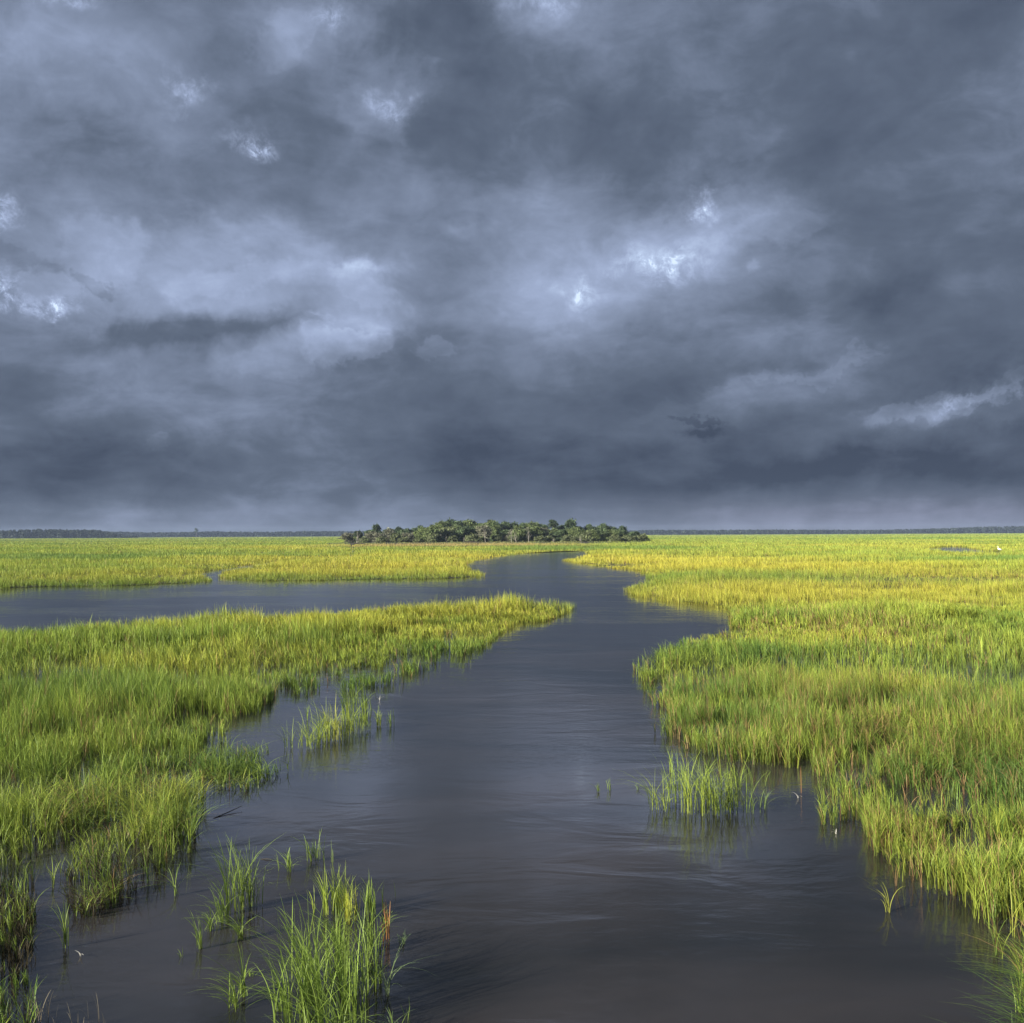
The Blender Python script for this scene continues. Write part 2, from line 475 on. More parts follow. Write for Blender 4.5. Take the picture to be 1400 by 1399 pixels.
# sparse / wet places inside the marshes: (px, py, rx_m, ry_m, factor)
def spots(lst):
    return [(*gp(a, b, GH * .5), rx, ry, f) for a, b, rx, ry, f in lst]
SPARSE = spots([(40, 905, 3.4, 4.0, .72), (130, 895, 3.0, 2.2, .5), (1300, 905, 6.0, 5.0, .68), (1250, 880, 4.5, 6, .35), (1390, 930, 4, 4, .75), (1340, 790, 22, 9, .7), (1150, 800, 14, 2.2, .45),
                (1385, 870, 6, 6, .4), (1230, 960, 1.5, 1.2, .5), (1320, 1090, 1.0, 1.0, .5),
                (30, 1190, 1.2, 1.6, .55), (10, 1310, 1.3, 2.2, .45), (62, 1150, .35, 1.6, .8), (20, 1400, 1.0, 2.0, .4), (85, 1060, .35, 1.6, .8), (140, 1120, .5, .9, .6), (250, 1040, .6, 1.5, .7), (300, 1000, 1.0, 1.0, .5), (20, 1060, 1.0, .5, .7), (20, 1060, 1.0, 1.0, .45),
                (965, 908, 2.6, 1.1, .9), (1030, 830, 5, 2.5, .4), (590, 865, 2, 1.5, .4), (170, 990, 1, .8, .4)])
GOLD = spots([(1350, 1240, 1.5, 2, .4), (1200, 1120, 1.5, 2, .35), (1200, 950, 8, 8, .55), (1080, 990, 5, 5, .5), (1330, 1080, 3, 3, .45), (1100, 810, 22, 14, .75), (1000, 775, 35, 22, .75), (900, 764, 30, 25, .65), (1160, 870, 6, 8, .55), (1010, 930, 3.5, 5, .35), (1250, 1000, 4, 3, .40),
              (450, 850, 12, 7, .85), (620, 835, 10, 7, .8), (200, 900, 5, 3, .50), (230, 1090, 1.2, 1.6, .40), (330, 885, 5, 4, .6),
              (520, 775, 30, 30, .75), (600, 760, 60, 60, .65), (1330, 745, 60, 60, .45), (400, 748, 60, 60, .5),
              (1320, 1200, 1.0, 1.5, .30), (1140, 1080, .8, 1.2, .35)])
BROWN = spots([(1180, 960, 4, 4, .40), (1250, 1120, 1.5, 2, .4), (1080, 1000, 3, 3, .35), (1330, 980, 3, 3, .35), (1160, 850, 4, 6, .45), (1050, 940, 3, 3, .32), (1290, 1030, 3, 3, .38), (1370, 1260, .6, 1.0, .5), (1240, 1010, 1.5, 2, .4), (210, 1060, .8, 1.2, .3), (950, 990, 1.5, 1.5, .3), (1340, 790, 18, 12, .35),
               (160, 985, 1.5, 1.5, .25), (1150, 800, 16, 3, .3)])
ix0, ix1 = gp(450, 745)[0], gp(900, 745)[0]

def blobsum(x, y, lst):
    s = np.zeros_like(x)
    for (cx, cy, rx, ry, f) in lst:
        q = ((x - cx) / rx) ** 2 + ((y - cy) / ry) ** 2
        s = np.maximum(s, f * np.exp(-q * 0.9))
    return s

C_GREEN = np.array((0.108, 0.215, 0.052)); C_LIME = np.array((0.345, 0.465, 0.082)); C_GOLD = np.array((0.58, 0.560, 0.090))
C_BROWN = np.array((0.34, 0.23, 0.12)); C_SEA = np.array((0.17, 0.25, 0.12)); C_DEAD = np.array((0.34, 0.31, 0.24))

def grass_colour(x, y, m=None):
    D = np.hypot(x, y)
    big = fbm(x * .045, y * .045, 11, 4)
    med = fbm(x * .35 + 5, y * .35, 23, 4)
    wob = .10 * (fbm(x * .9, y * .5, 31, 3) - .5)
    g = blobsum(x, y, GOLD) + 1.1 * (big - .5) + .5 * (med - .5) + wob + .12 * smoothstep(D, 25, 110) - .06
    lime = np.clip(.30 + 1.5 * (med - .45) + .5 * smoothstep(D, 14, 60) + rng.normal(0, .22, len(x)), 0, 1)[:, None]
    col = C_GREEN * (1 - lime) + C_LIME * lime
    gk = np.clip(g + rng.normal(0, .16, len(x)), 0, .95)[:, None]
    col = col * (1 - gk) + C_GOLD * gk
    # shade over the near left corner, painted into many stems as dark brown
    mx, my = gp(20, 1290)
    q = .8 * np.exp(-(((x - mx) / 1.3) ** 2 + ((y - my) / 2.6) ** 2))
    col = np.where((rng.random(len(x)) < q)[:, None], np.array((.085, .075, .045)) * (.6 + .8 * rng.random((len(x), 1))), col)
    # brown flowering / dead stems
    b = blobsum(x, y, BROWN) + .06
    isb = (rng.random(len(x)) < b * .6 * (.4 + med))[:, None]
    col = np.where(isb, C_BROWN * (.8 + .5 * rng.random((len(x), 1))), col)
    # dry strip in front of the island
    strip = (smoothstep(x, ix0 - 10, ix0 + 40) * (1 - smoothstep(x, ix1 - 60, ix1)) * smoothstep(y, 330, 400) * (1 - smoothstep(y, 560, 640)))
    strip = np.clip(strip * (.35 + 1.3 * (fbm(x * .02, y * .05, 77, 3) - .3)), 0, .9)[:, None]
    col = col * (1 - strip) + np.array((.46, .36, .17)) * strip
    # green wet bands far off
    wet = smoothstep(fbm(x * .010, y * .030, 51, 4), .56, .66) * smoothstep(D, 60, 140) * .75
    col = col * (1 - wet[:, None]) + (C_GREEN * 1.25) * wet[:, None]
    return col * (0.62 + 0.70 * rng.random((len(x), 1)))

def edge_distance(x, y, poly):
    d2 = np.full(x.shape, 1e9)
    for i in range(len(poly)):
        x1, y1 = poly[i]; x2, y2 = poly[(i + 1) % len(poly)]
        dx, dy = x2 - x1, y2 - y1
        t = np.clip(((x - x1) * dx + (y - y1) * dy) / (dx * dx + dy * dy + 1e-9), 0, 1)
        d2 = np.minimum(d2, (x - x1 - t * dx) ** 2 + (y - y1 - t * dy) ** 2)
    return np.sqrt(d2)

def height_field(x, y):
    D = np.hypot(x, y)
    h = .90 + .9 * (fbm(x * .22, y * .22, 3, 4) - .5) + .85 * (fbm(x * .8, y * .8, 8, 2) - .5)
    s = blobsum(x, y, SPARSE)
    h = h * (1 - .30 * s)
    # lower hollows between taller stands
    hol = fbm(x * .07 + 9, y * .13, 91, 4)
    h = h * (1 - .45 * smoothstep(hol, .54, .60) * smoothstep(D, 22, 60))
    # winding shallow drains make darker lines through the far marsh
    dr = np.abs(fbm(x * .012 + 3, y * .028, 61, 3) - .5)
    h = h * (1 - .65 * (1 - smoothstep(dr, .004, .016)) * smoothstep(D, 70, 120))
    return h

def scatter(polys, d0, d1, dens, margin=1.18):
    """random points of density dens(D) inside the polygon, within the widened view wedge"""
    out = []
    edges = np.geomspace(d0, d1, max(2, int(np.ceil(math.log(d1 / d0) / math.log(1.35))) + 1))
    for a, b in zip(edges[:-1], edges[1:]):
        dm = dens(math.sqrt(a * b))
        half = .5 * margin
        pad = 3.0
        area = (b - a) * (half * (a + b) + 2 * pad)
        n = int(area * dm)
        if n < 1: continue
        y = np.sqrt(rng.random(n) * (b * b - a * a) + a * a)
        x = (rng.random(n) * 2 - 1) * (half * y + pad)
        wob = np.clip(y * .010, .12, .9)
        k = inpoly(x + wob * 2 * (fbm(x * 1.3 / np.clip(y / 14, 1, 6), y * 1.3 / np.clip(y / 14, 1, 6), 71, 3) - .5), y + wob * 3 * (fbm(x * 1.1 / np.clip(y / 14, 1, 6) + 40, y * 1.1 / np.clip(y / 14, 1, 6), 72, 3) - .5), polys)
        out.append(np.stack([x[k], y[k]], 1))
    return np.concatenate(out) if out else np.zeros((0, 2))

WIND = math.pi * .97      # the leaves bend to the left
def shoots(B, x, y, h, col, leaves, segs, width, leanmul=1.0, spread=.012, windk=.55):
    """each shoot: several leaves leaving one stem, arching, mostly downwind"""
    n = len(x)
    big = fbm(x * .22, y * .22, 83, 3)
    leanf = .8 + 1.1 * smoothstep(big, .52, .66)
    turn = 1.6 * (fbm(x * .12 + 30, y * .12, 85, 2) - .5)
    for k in range(leaves):
        a = np.where(rng.random(n) < windk, WIND + turn + rng.normal(0, .7, n), rng.random(n) * 2 * np.pi)
        low = rng.random(n) * .45 * (k > 0)
        hh = h * (1.0 if k == 0 else 1) * (rng.uniform(.72, 1.05, n) if k else rng.uniform(.9, 1.1, n)) - low * h * .6
        lean = np.abs(rng.normal(.20 if k == 0 else .52, .20, n)) * leanmul * leanf
        base = np.stack([x + rng.normal(0, spread, n), y + rng.normal(0, spread, n), low * h * .55 - .03], 1)
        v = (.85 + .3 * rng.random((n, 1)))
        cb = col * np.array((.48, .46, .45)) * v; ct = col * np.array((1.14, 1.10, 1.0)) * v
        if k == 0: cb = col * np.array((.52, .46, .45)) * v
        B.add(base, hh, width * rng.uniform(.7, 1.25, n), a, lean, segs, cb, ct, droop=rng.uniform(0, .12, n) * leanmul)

def marsh(name, label, poly, d0, thin=(), rich=1.0, extra_holes=()):
    B = Blades()
    def cull(p):
        for h in extra_holes:
            p = p[~inpoly(p[:, 0], p[:, 1], h)]
        return p
    def fill(p, leaves, segs, width, keepk=1.0, windk=.5, spread=.012):
        if not len(p): return
        x, y = p[:, 0], p[:, 1]
        s = blobsum(x, y, SPARSE)
        tus = fbm(x * 1.4, y * 1.4, 5, 2)
        D = np.hypot(x, y)
        keep = rng.random(len(x)) < (1 - s) * (.16 + 1.0 * smoothstep(tus, .34, .58))
        x, y = x[keep], y[keep]
        if not len(x): return
        h = height_field(x, y) * rng.uniform(.62, 1.16, len(x)) * (.66 + .34 * smoothstep(edge_distance(x, y, poly), .2, 3.5))
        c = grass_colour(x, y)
        shoots(B, x, y, h, c, leaves, segs, width if np.isscalar(width) else width(np.hypot(x, y)), 1.0, spread, windk)
    # near: every shoot with its leaves; mid; far: coarser and coarser
    if d0 < 16: fill(cull(scatter(poly, 5.5, 16, lambda d: 185 * rich)), 6, 5, .0080)
    if d0 < 30: fill(cull(scatter(poly, max(d0, 16), 30, lambda d: 150 * rich)), 4, 4, .0090)
    if d0 < 60: fill(cull(scatter(poly, max(d0, 30), 60, lambda d: 60 * rich)), 3, 3, lambda d: d * .00042)
    fill(cull(scatter(poly, max(d0, 60), 140, lambda d: 270000 / d ** 2 * rich)), 2, 2, lambda d: d * .00024, spread=.05)
    fill(cull(scatter(poly, max(d0, 140), FAR, lambda d: 480000 / d ** 2 * rich)), 1, 1, lambda d: d * .0004, spread=.2)
    # thin stands out in the water: tufts around random centres
    for (tp, dn, _) in thin:
        c = scatter(tp, 8, 70, lambda d: 5.5 if d < 24 else 2.6)
        for (cx, cy) in c:
            k = int(rng.integers(5, 20) * (1.3 if rng.random() < .5 else .8))
            rr = rng.uniform(.08, .22)
            x = cx + rng.normal(0, rr, k); y = cy + rng.normal(0, rr, k)
            h = rng.uniform(.32, .60) * rng.uniform(.7, 1.1, k)
            shoots(B, x, y, h, grass_colour(x, y) * .95, 4, 4, max(.010, .0004 * math.hypot(cx, cy)), 1.2)
    o = B.build(name, MAT_GRASS)
    tag(o, label, 'marsh grass', kind='stuff')
    return o

# ------------------------------------------------------------------ the ground and the water
def sheet(name, mat, pts, z, kind='structure'):
    import bmesh
    bm = bmesh.new()
    vs = [bm.verts.new((x, y, z)) for x, y in pts]
    f = bm.faces.new(vs)
    bmesh.ops.triangulate(bm, faces=[f])
    bm.normal_update()
    for f in bm.faces:
        if f.normal.z < 0: f.normal_flip()
    me = bpy.data.meshes.new(name); bm.to_mesh(me); bm.free()
    me.materials.append(mat)
    o = bpy.data.objects.new(name, me); COL.objects.link(o); o['kind'] = kind
    return o
S = 7000
sheet('ground', MAT_MUD, [(-S, -100), (S, -100), (S, 3850), (-S, 3850)], -0.9)
sheet('water', MAT_WATER, [(-S, -100), (S, -100), (S, FAR + 50), (-S, FAR + 50)], 0.0)

def clip_far(poly, d):
    """the part of a shoreline polygon beyond distance y=d (Sutherland-Hodgman)"""
    out = []
    n = len(poly)
    for i in range(n):
        a, b = poly[i], poly[(i + 1) % n]
        ia, ib = a[1] >= d, b[1] >= d
        if ia: out.append(a)
        if ia != ib:
            t = (d - a[1]) / (b[1] - a[1]); out.append((a[0] + t * (b[0] - a[0]), d))
    return out
def clip(poly, ax, v, sg):
    out = []
    for i in range(len(poly)):
        a, b = poly[i], poly[(i + 1) % len(poly)]
        ia, ib = sg * (a[ax] - v) >= 0, sg * (b[ax] - v) >= 0
        if ia: out.append(a)
        if ia != ib:
            t = (v - a[ax]) / (b[ax] - a[ax]); out.append((a[0] + t * (b[0] - a[0]), a[1] + t * (b[1] - a[1])))
    return out
def inset(poly, d):
    A = sum(poly[i][0] * poly[(i + 1) % len(poly)][1] - poly[(i + 1) % len(poly)][0] * poly[i][1] for i in range(len(poly)))
    sg = 1 if A > 0 else -1
    out = []
    n = len(poly)
    for i in range(n):
        p, q, w = Vector(poly[i - 1]), Vector(poly[i]), Vector(poly[(i + 1) % n])
        e = (w - p).normalized()
        out.append((q.x - sg * e.y * d, q.y + sg * e.x * d))
    return out
mud_parts = []
def mud(poly):
    if len(poly) > 2: mud_parts.append(sheet('marsh_ground', MAT_MUD, poly, .02))
mud(clip(inset(FARL, 1.5), 1, 60, 1))
mud(clip(inset(MIDL, 1.5), 1, 60, 1))
rq = clip(inset(RIGHT, 1.5), 1, 60, 1)
py0, py1 = min(p[1] for p in POND) - 4, max(p[1] for p in POND) + 4
px0, px1 = min(p[0] for p in POND) - 4, max(p[0] for p in POND) + 4
mud(clip(rq, 1, py0, -1)); mud(clip(rq, 1, py1, 1))
mid = clip(clip(rq, 1, py0, 1), 1, py1, -1)
mud(clip(mid, 0, px0, -1)); mud(clip(mid, 0, px1, 1))
sheet('far_shore', MAT_MUD, [(-S, FAR), (S, FAR), (S, 3850), (-S, 3850)], 0.3)

# ------------------------------------------------------------------ the marsh grass
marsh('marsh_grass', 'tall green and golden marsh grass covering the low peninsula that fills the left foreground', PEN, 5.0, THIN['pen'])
marsh('marsh_grass', 'green and golden marsh grass field beyond the left channel, left of the narrow side creek', FARL, 60)
marsh('marsh_grass', 'golden marsh grass on the flat point between side creek and river, before the island', MIDL, 60)
marsh('marsh_grass', 'broad yellow-green marsh with reddish brown stems filling the whole right side', RIGHT, 5.0, THIN['right'], extra_holes=[POND])

# ------------------------------------------------------------------ single tufts standing in open water
PXM = 1400.0
def tuft(px, py, hpx, n, sx, sy, label, lean=1.0, windk=.7, col='green', leaves=4, width=.0085, name='grass_tuft', group=None, cat='grass tuft', segs=6, kind=None, upright=False):
    cx, cy = gp(px, py)
    D = math.hypot(cx, cy)
    h0 = hpx * D / F * (CAM_H * CAM_H + D * D) ** .5 / D * 1.22
    B = Blades()
    lean = lean * 1.35
    x = rng.normal(cx, sx, n); y = rng.normal(cy, sy, n)
    h = h0 * rng.uniform(.55, 1.12, n)
    base = {'green': C_GREEN * .5 + C_LIME * .55, 'lime': C_LIME, 'gold': C_LIME * .55 + C_GOLD * .45, 'sea': C_SEA * 1.2, 'rust': np.array((.42, .22, .09)), 'dead': C_DEAD}[col]
    c = base * (.78 + .45 * rng.random((n, 1)))
    w = max(width, .00042 * D)
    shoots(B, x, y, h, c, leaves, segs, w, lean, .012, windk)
    o = B.build(name, MAT_GRASS, loc=(cx, cy, 0))
    tag(o, label, cat, group, kind)
    return o

G1 = 'grass tufts standing in the water at bottom left'
tuft(240, 1225, 42, 3, .02, .02, 'tiny lone green sprout in the water just off the left bank\'s lower corner', group=G1, windk=.3, lean=1.2)
tuft(320, 1246, 84, 15, .09, .09, 'tall arching green tuft, left one of the two tallest tufts near the left bank', group=G1)
tuft(344, 1240, 84, 11, .07, .06, 'slim tall green tuft, right one of the two tallest tufts near the left bank', group=G1, windk=.4)
tuft(330, 1284, 46, 8, .02, .02, 'short tuft whose pale leaves sweep far to the left, just below the two tall tufts', group=G1, lean=2.2, windk=1.0)
tuft(306, 1260, 52, 7, .05, .04, 'wispy tuft leaning left, tucked against the left side of the two tall tufts', group=G1, lean=1.6, windk=.95)
tuft(290, 1272, 36, 5, .03, .03, 'small thin tuft between the wispy leaning tuft and the narrow upright one', group=G1, lean=1.4, windk=.9)
tuft(274, 1297, 44, 5, .015, .015, 'narrow upright tuft with a long dark reflection, leftmost of its cluster', group=G1, lean=.6)
tuft(247, 1309, 13, 2, .008, .008, 'two tiny leaf tips poking out of the water at the far left of the cluster', group=G1, lean=.8, leaves=2)
tuft(321, 1379, 52, 7, .02, .02, 'small lone tuft leaning left near the bottom edge, the lower of a leaning pair', group=G1, lean=1.7, windk=1.0)
tuft(331, 1363, 56, 7, .02, .02, 'small tuft leaning left near the bottom edge, the upper of a leaning pair', group=G1, lean=1.5, windk=.9)
tuft(344, 1334, 18, 3, .03, .02, 'few drooping leaf tips just right of the leaning pair of tufts', group=G1, lean=2.2, windk=.2)
tuft(396, 1192, 32, 7, .05, .03, 'low curled tuft with arched leaves, left one of the pair in mid water', group=G1, lean=2.2, windk=.3)
tuft(430, 1177, 38, 10, .07, .03, 'small fanned green tuft, right half of the pair in mid water', group=G1, lean=1.2, windk=.6)
tuft(454, 1179, 28, 2, .004, .004, 'single upright blade standing right of the fanned tuft in mid water', group=G1, lean=.3, leaves=1)
# the big clump at the bottom
def big_clump():
    B = Blades()
    cx, cy = gp(440, 1399)
    for (px, py, hpx, n, sx, sy, lean) in [(405, 1402, 132, 26, .10, .07, 1.0), (447, 1400, 125, 26, .12, .08, 1.0), (483, 1402, 110, 22, .09, .07, .9), (486, 1352, 110, 24, .10, .10, .9),
                                           (508, 1306, 62, 16, .06, .07, 1.2), (440, 1345, 95, 30, .16, .12, 1.1), (470, 1310, 75, 20, .10, .08, 1.1), (386, 1382, 50, 9, .04, .04, 1.9), (425, 1375, 120, 22, .10, .08, 1.2), (460, 1440, 90, 40, .22, .08, 1.3)]:
        x0, y0 = gp(px, py); D = math.hypot(x0, y0)
        h0 = hpx * D / F * (CAM_H ** 2 + D * D) ** .5 / D * 1.15
        n = int(n * .5); x = rng.normal(x0, sx, n); y = rng.normal(y0, sy, n)
        h = h0 * rng.uniform(.6, 1.08, n)
        c = (C_GREEN * .55 + C_LIME * .5) * (.75 + .5 * rng.random((n, 1)))
        shoots(B, x, y, h, c, 5, 8, .0088, lean * 1.4, .012, .8)
    o = B.build('grass_clump', MAT_GRASS, loc=(cx, cy, 0))
    tag(o, 'biggest clump of bright green arching grass, cut by the bottom edge left of centre', 'grass clump')
big_clump()
tuft(459, 1250, 58, 26, .12, .06, 'dense upright yellow-green tuft growing at the top end of the biggest clump', group=G1, lean=.6, windk=.6, col='lime')
tuft(480, 1262, 52, 14, .07, .05, 'short olive tuft filling in between the dense upright tuft and the biggest clump', group=G1, lean=.6, col='gold')
tuft(506, 1250, 44, 12, .06, .03, 'narrow brush of upright blades right of the dense yellow-green tuft', group=G1, lean=.4, windk=.5)
tuft(528, 1286, 46, 6, .03, .02, 'rust orange stems standing bare in the water right of the biggest clump', group=None, lean=.35, col='rust', leaves=2, name='dry_reed', cat='reed')
tuft(528, 1262, 24, 4, .03, .02, 'limp green leaf tips hanging above the rust orange stems', group=G1, lean=1.6, windk=.3)
tuft(541, 1226, 22, 1, .005, .005, 'single tiny upright blade above the rust orange stems', group=G1, lean=.2, leaves=1)
tuft(552, 1290, 16, 6, .05, .03, 'pale curled leaf tips in the water right of the rust orange stems', group=G1, lean=1.9, windk=.4, col='sea', leaves=3)
tuft(516, 1346, 44, 5, .03, .03, 'thin forked tuft close to the right flank of the biggest clump', group=G1, lean=1.0, windk=.4)
tuft(530, 1361, 60, 4, .02, .02, 'sparse tuft with one long leaf arching right, right of the biggest clump', group=G1, lean=2.0, windk=.1, col='sea')
tuft(558, 1402, 44, 2, .004, .004, 'single green stalk at the bottom edge right of the biggest clump', group=G1, lean=.3, leaves=2)
tuft(540, 1412, 34, 4, .06, .02, 'few bent leaves at the bottom edge between the biggest clump and the single stalk', group=G1, lean=1.8, windk=.8, col='sea')

G2 = 'grass tufts in the water off the left bank'
for i, (px, py, h, n, col) in enumerate([(393, 1022, 34, 4, 'green'), (413, 1024, 40, 12, 'lime'), (432, 1022, 42, 14, 'lime'), (448, 1012, 50, 18, 'lime'), (462, 1011, 50, 18, 'gold'),
                                         (477, 1007, 46, 14, 'lime'), (492, 1002, 52, 14, 'lime'), (502, 998, 40, 10, 'green'), (515, 993, 28, 6, 'lime'), (532, 994, 24, 5, 'green')]):
    o = ['leftmost', 'second from the left', 'third from the left', 'fourth from the left', 'fifth from the left', 'sixth from the left', 'seventh from the left', 'eighth from the left', 'ninth from the left', 'rightmost'][i]
    what = 'thin outlying tuft' if n < 7 else ('dense golden tuft' if col == 'gold' else 'bushy light tuft')
    tuft(px, py, h, n, .15 if n > 6 else .05, .10 if n > 6 else .04, f'{what}, {o} in the row of ten off the left bank', group=G2, lean=.8, windk=.5, col=col, segs=5)
for px, py, h, n, lab in [(478, 985, 62, 14, 'tall narrow green tuft rising behind the row of ten tufts off the left bank'), (500, 972, 34, 12, 'loose tuft behind the right half of the row of ten tufts off the left bank'),
                          (418, 985, 22, 3, 'faint thin leaves in the water between the left bank and the row of ten tufts')]:
    tuft(px, py, h, n, .09, .08, lab, group=G2, lean=.7, windk=.5, segs=5)

G3 = 'grass tufts in the water off the right bank'
for i, (px, py, h, n, col, ln, wk) in enumerate([(900, 1108, 60, 14, 'lime', 1.5, .6), (922, 1097, 66, 12, 'green', .9, .6), (943, 1111, 78, 20, 'lime', .9, .6), (958, 1092, 50, 10, 'green', 1.0, .5), (974, 1115, 72, 20, 'lime', .9, .5),
                                                 (988, 1114, 50, 12, 'green', 1.1, .4), (1008, 1109, 66, 16, 'lime', .8, .4), (1026, 1111, 50, 6, 'green', 1.3, .1), (1046, 1105, 34, 3, 'sea', .5, .3)]):
    o = ['leftmost', 'second from the left', 'third from the left', 'fourth from the left', 'middle one', 'fourth from the right', 'third from the right', 'second from the right', 'rightmost'][i]
    what = {'lime': 'bushy light tuft', 'green': 'loose green tuft', 'sea': 'thin dark tuft'}[col]
    tuft(px, py, h, n, .11 if n > 4 else .02, .06 if n > 4 else .02, f'{what}, {o} in the small stand off the right bank', group=G3, lean=ln, windk=wk, col=col, segs=5)
tuft(916, 1056, 46, 3, .006, .006, 'single tall pointed blade standing behind the small stand off the right bank', group=G3, lean=.25, leaves=3, col='lime')
tuft(985, 1078, 40, 22, .45, .12, 'loose low fringe of leaves between the small stand and the right bank', group=G3, lean=.9, windk=.4)
tuft(819, 1083, 20, 3, .01, .01, 'tiny forked sprout alone in open water mid river, left one of two', group=G3, lean=1.0)
tuft(833, 1081, 21, 2, .004, .004, 'tiny straight sprout alone in open water mid river, right one of two', group=G3, lean=.3)
tuft(872, 1080, 22, 2, .008, .006, 'few thin dark leaves between the two tiny sprouts and the small stand', group=G3, lean=1.5, windk=.4, col='sea')
tuft(1097, 1085, 32, 1, .004, .004, 'single rust orange reed stem standing in the small dark inlet of the right bank', lean=.1, leaves=1, col='rust', name='dry_reed', cat='reed')
tuft(1214, 1247, 52, 3, .008, .008, 'lone yellow-green sprout with leaves arching left, in dark water below the right bank', group=G3, lean=1.3, windk=.9, col='gold', leaves=4)
tuft(1399, 1384, 50, 5, .03, .02, 'upright tuft at the bottom right corner of the picture', group=G3, lean=.35, windk=.5)
tuft(1384, 1408, 20, 2, .02, .02, 'pale bent leaf at the bottom edge beside the bottom right tuft', group=G3, lean=1.0, windk=1.0, leaves=2, col='sea')
tuft(60, 1395, 38, 10, .10, .06, 'dry grey stems at the bottom edge below the left bank', lean=.8, windk=.4, col='dead', leaves=2, name='dry_reed', cat='reed', width=.005)
tuft(110, 1408, 34, 8, .10, .05, 'thin pale dead stalks at the bottom edge, right of the dry grey stems', lean=1.0, windk=.5, col='dead', leaves=2, name='dry_reed', cat='reed', width=.005)
tuft(92, 1296, 52, 4, .02, .02, 'thin dark green tuft standing alone in the gap of the left bank', group=G1, lean=.7, col='green', windk=.5)

# ------------------------------------------------------------------ tubes (sticks, trunks, limbs)
def tube(V, Fq, pts, rads, k=6):
    pts = [Vector(p) for p in pts]
    b0 = len(V)
    for i, (p, r) in enumerate(zip(pts, rads)):
        d = (pts[min(i + 1, len(pts) - 1)] - pts[max(i - 1, 0)]).normalized()
        u = d.orthogonal().normalized(); w = d.cross(u)
        if i == 0: ref = u
        u = (ref - ref.dot(d) * d).normalized(); w = d.cross(u); ref = u
        for j in range(k):
            a = 2 * math.pi * j / k
            V.append(tuple(p + (u * math.cos(a) + w * math.sin(a)) * r))
    for i in range(len(pts) - 1):
        for j in range(k):
            Fq.append((b0 + i * k + j, b0 + i * k + (j + 1) % k, b0 + (i + 1) * k + (j + 1) % k, b0 + (i + 1) * k + j))
    # close the ends
    return b0

def limbs(V, Fq, h, r0, rnd, nl=6, spread=.55, bend=.12, start=.3, fork=1):
    pts = [(0, 0, -.3)]; x = y = 0.0
    nseg = 6
    for i in range(1, nseg + 1):
        x += rnd.uniform(-bend, bend) * h / nseg; y += rnd.uniform(-bend, bend) * h / nseg
        pts.append((x, y, h * i / nseg))
    rad = [r0 * (1.25 if i == 0 else 1 - .8 * i / nseg) for i in range(nseg + 1)]
    tube(V, Fq, pts, rad)
    ends = []
    for l in range(nl):
        t = start + (1 - start) * (l + rnd.random()) / nl * .9
        i = min(nseg - 1, int(t * nseg)); f = t * nseg - i
        p = Vector(pts[i]).lerp(Vector(pts[i + 1]), f)
        a = rnd.uniform(0, 2 * math.pi); L = h * spread * rnd.uniform(.5, 1) * (1.1 - .6 * t)
        q = [p]; d = Vector((math.cos(a), math.sin(a), rnd.uniform(.35, .9))).normalized()
        for s in range(4):
            d = (d + Vector((rnd.uniform(-.35, .35), rnd.uniform(-.35, .35), rnd.uniform(-.15, .3)))).normalized()
            q.append(q[-1] + d * L / 4)
        rr = r0 * .45 * (1 - .6 * t)
        tube(V, Fq, q, [rr * (1 - .8 * s / 4) for s in range(5)], 5)
        ends.append(q[-1])
        for _ in range(fork):
            j = rnd.randint(1, 3); d2 = Vector((rnd.uniform(-1, 1), rnd.uniform(-1, 1), rnd.uniform(.2, 1))).normalized()
            q2 = [q[j], q[j] + d2 * L * .22, q[j] + d2 * L * .4 + Vector((0, 0, L * .06))]
            tube(V, Fq, q2, [rr * .5, rr * .3, rr * .12], 4)
    return ends

# ------------------------------------------------------------------ trees of the island
def leaf_cloud(lobes, per_m2, size, col, rnd, jit=.45):
    """leaf clumps through the volume of several uneven lobes"""
    Vs, Cs = [], []
    for (c, rx, ry, rz) in lobes:
        n = int(4 * math.pi * ((rx * ry + rx * rz + ry * rz) / 3) * per_m2)
        d = rnd.normal(size=(n, 3)); d /= np.linalg.norm(d, axis=1, keepdims=True)
        d[:, 2] = np.where(d[:, 2] < -.55, -d[:, 2], d[:, 2])
        lump = 1 + .32 * (vnoise(d[:, 0] * 2.6 + c[0] * 3, d[:, 1] * 2.6 + d[:, 2] * 2.2 + c[1], 5) - .5) * 2
        rad = (rnd.uniform(.45, 1.0, n) ** .45) * lump
        p = np.array(c) + d * np.array((rx, ry, rz)) * rad[:, None]
        # clumps: pull leaves toward clump centres
        nc = max(6, n // 22)
        cc = p[rnd.integers(0, n, nc)]
        k = rnd.integers(0, nc, n)
        p = np.where((rnd.random(n) < .7)[:, None], cc[k] + rnd.normal(0, .38, (n, 3)), p)
        a = rnd.normal(size=(n, 3)); a = a * .7 + d * .6; a /= np.linalg.norm(a, axis=1, keepdims=True)
        u = np.cross(a, rnd.normal(size=(n, 3))); u /= np.linalg.norm(u, axis=1, keepdims=True)
        w = np.cross(a, u)
        s = size * rnd.uniform(.5, 1.3, (n, 1))
        quad = np.stack([p - u * s - w * s * .6, p + u * s - w * s * .5, p + u * s * .8 + w * s * .6, p - u * s * .9 + w * s * .6], 1)
        Vs.append(quad.reshape(-1, 3))
        cv = np.array(col) * (1 + jit * (rnd.random((nc, 1))[k] - .5) * 2) * (1 + .3 * (rnd.random((n, 1)) - .5))
        Cs.append(np.repeat(cv, 4, 0))
    V = np.concatenate(Vs); C = np.concatenate(Cs)
    F_ = np.arange(len(V)).reshape(-1, 4)
    return V, F_, C

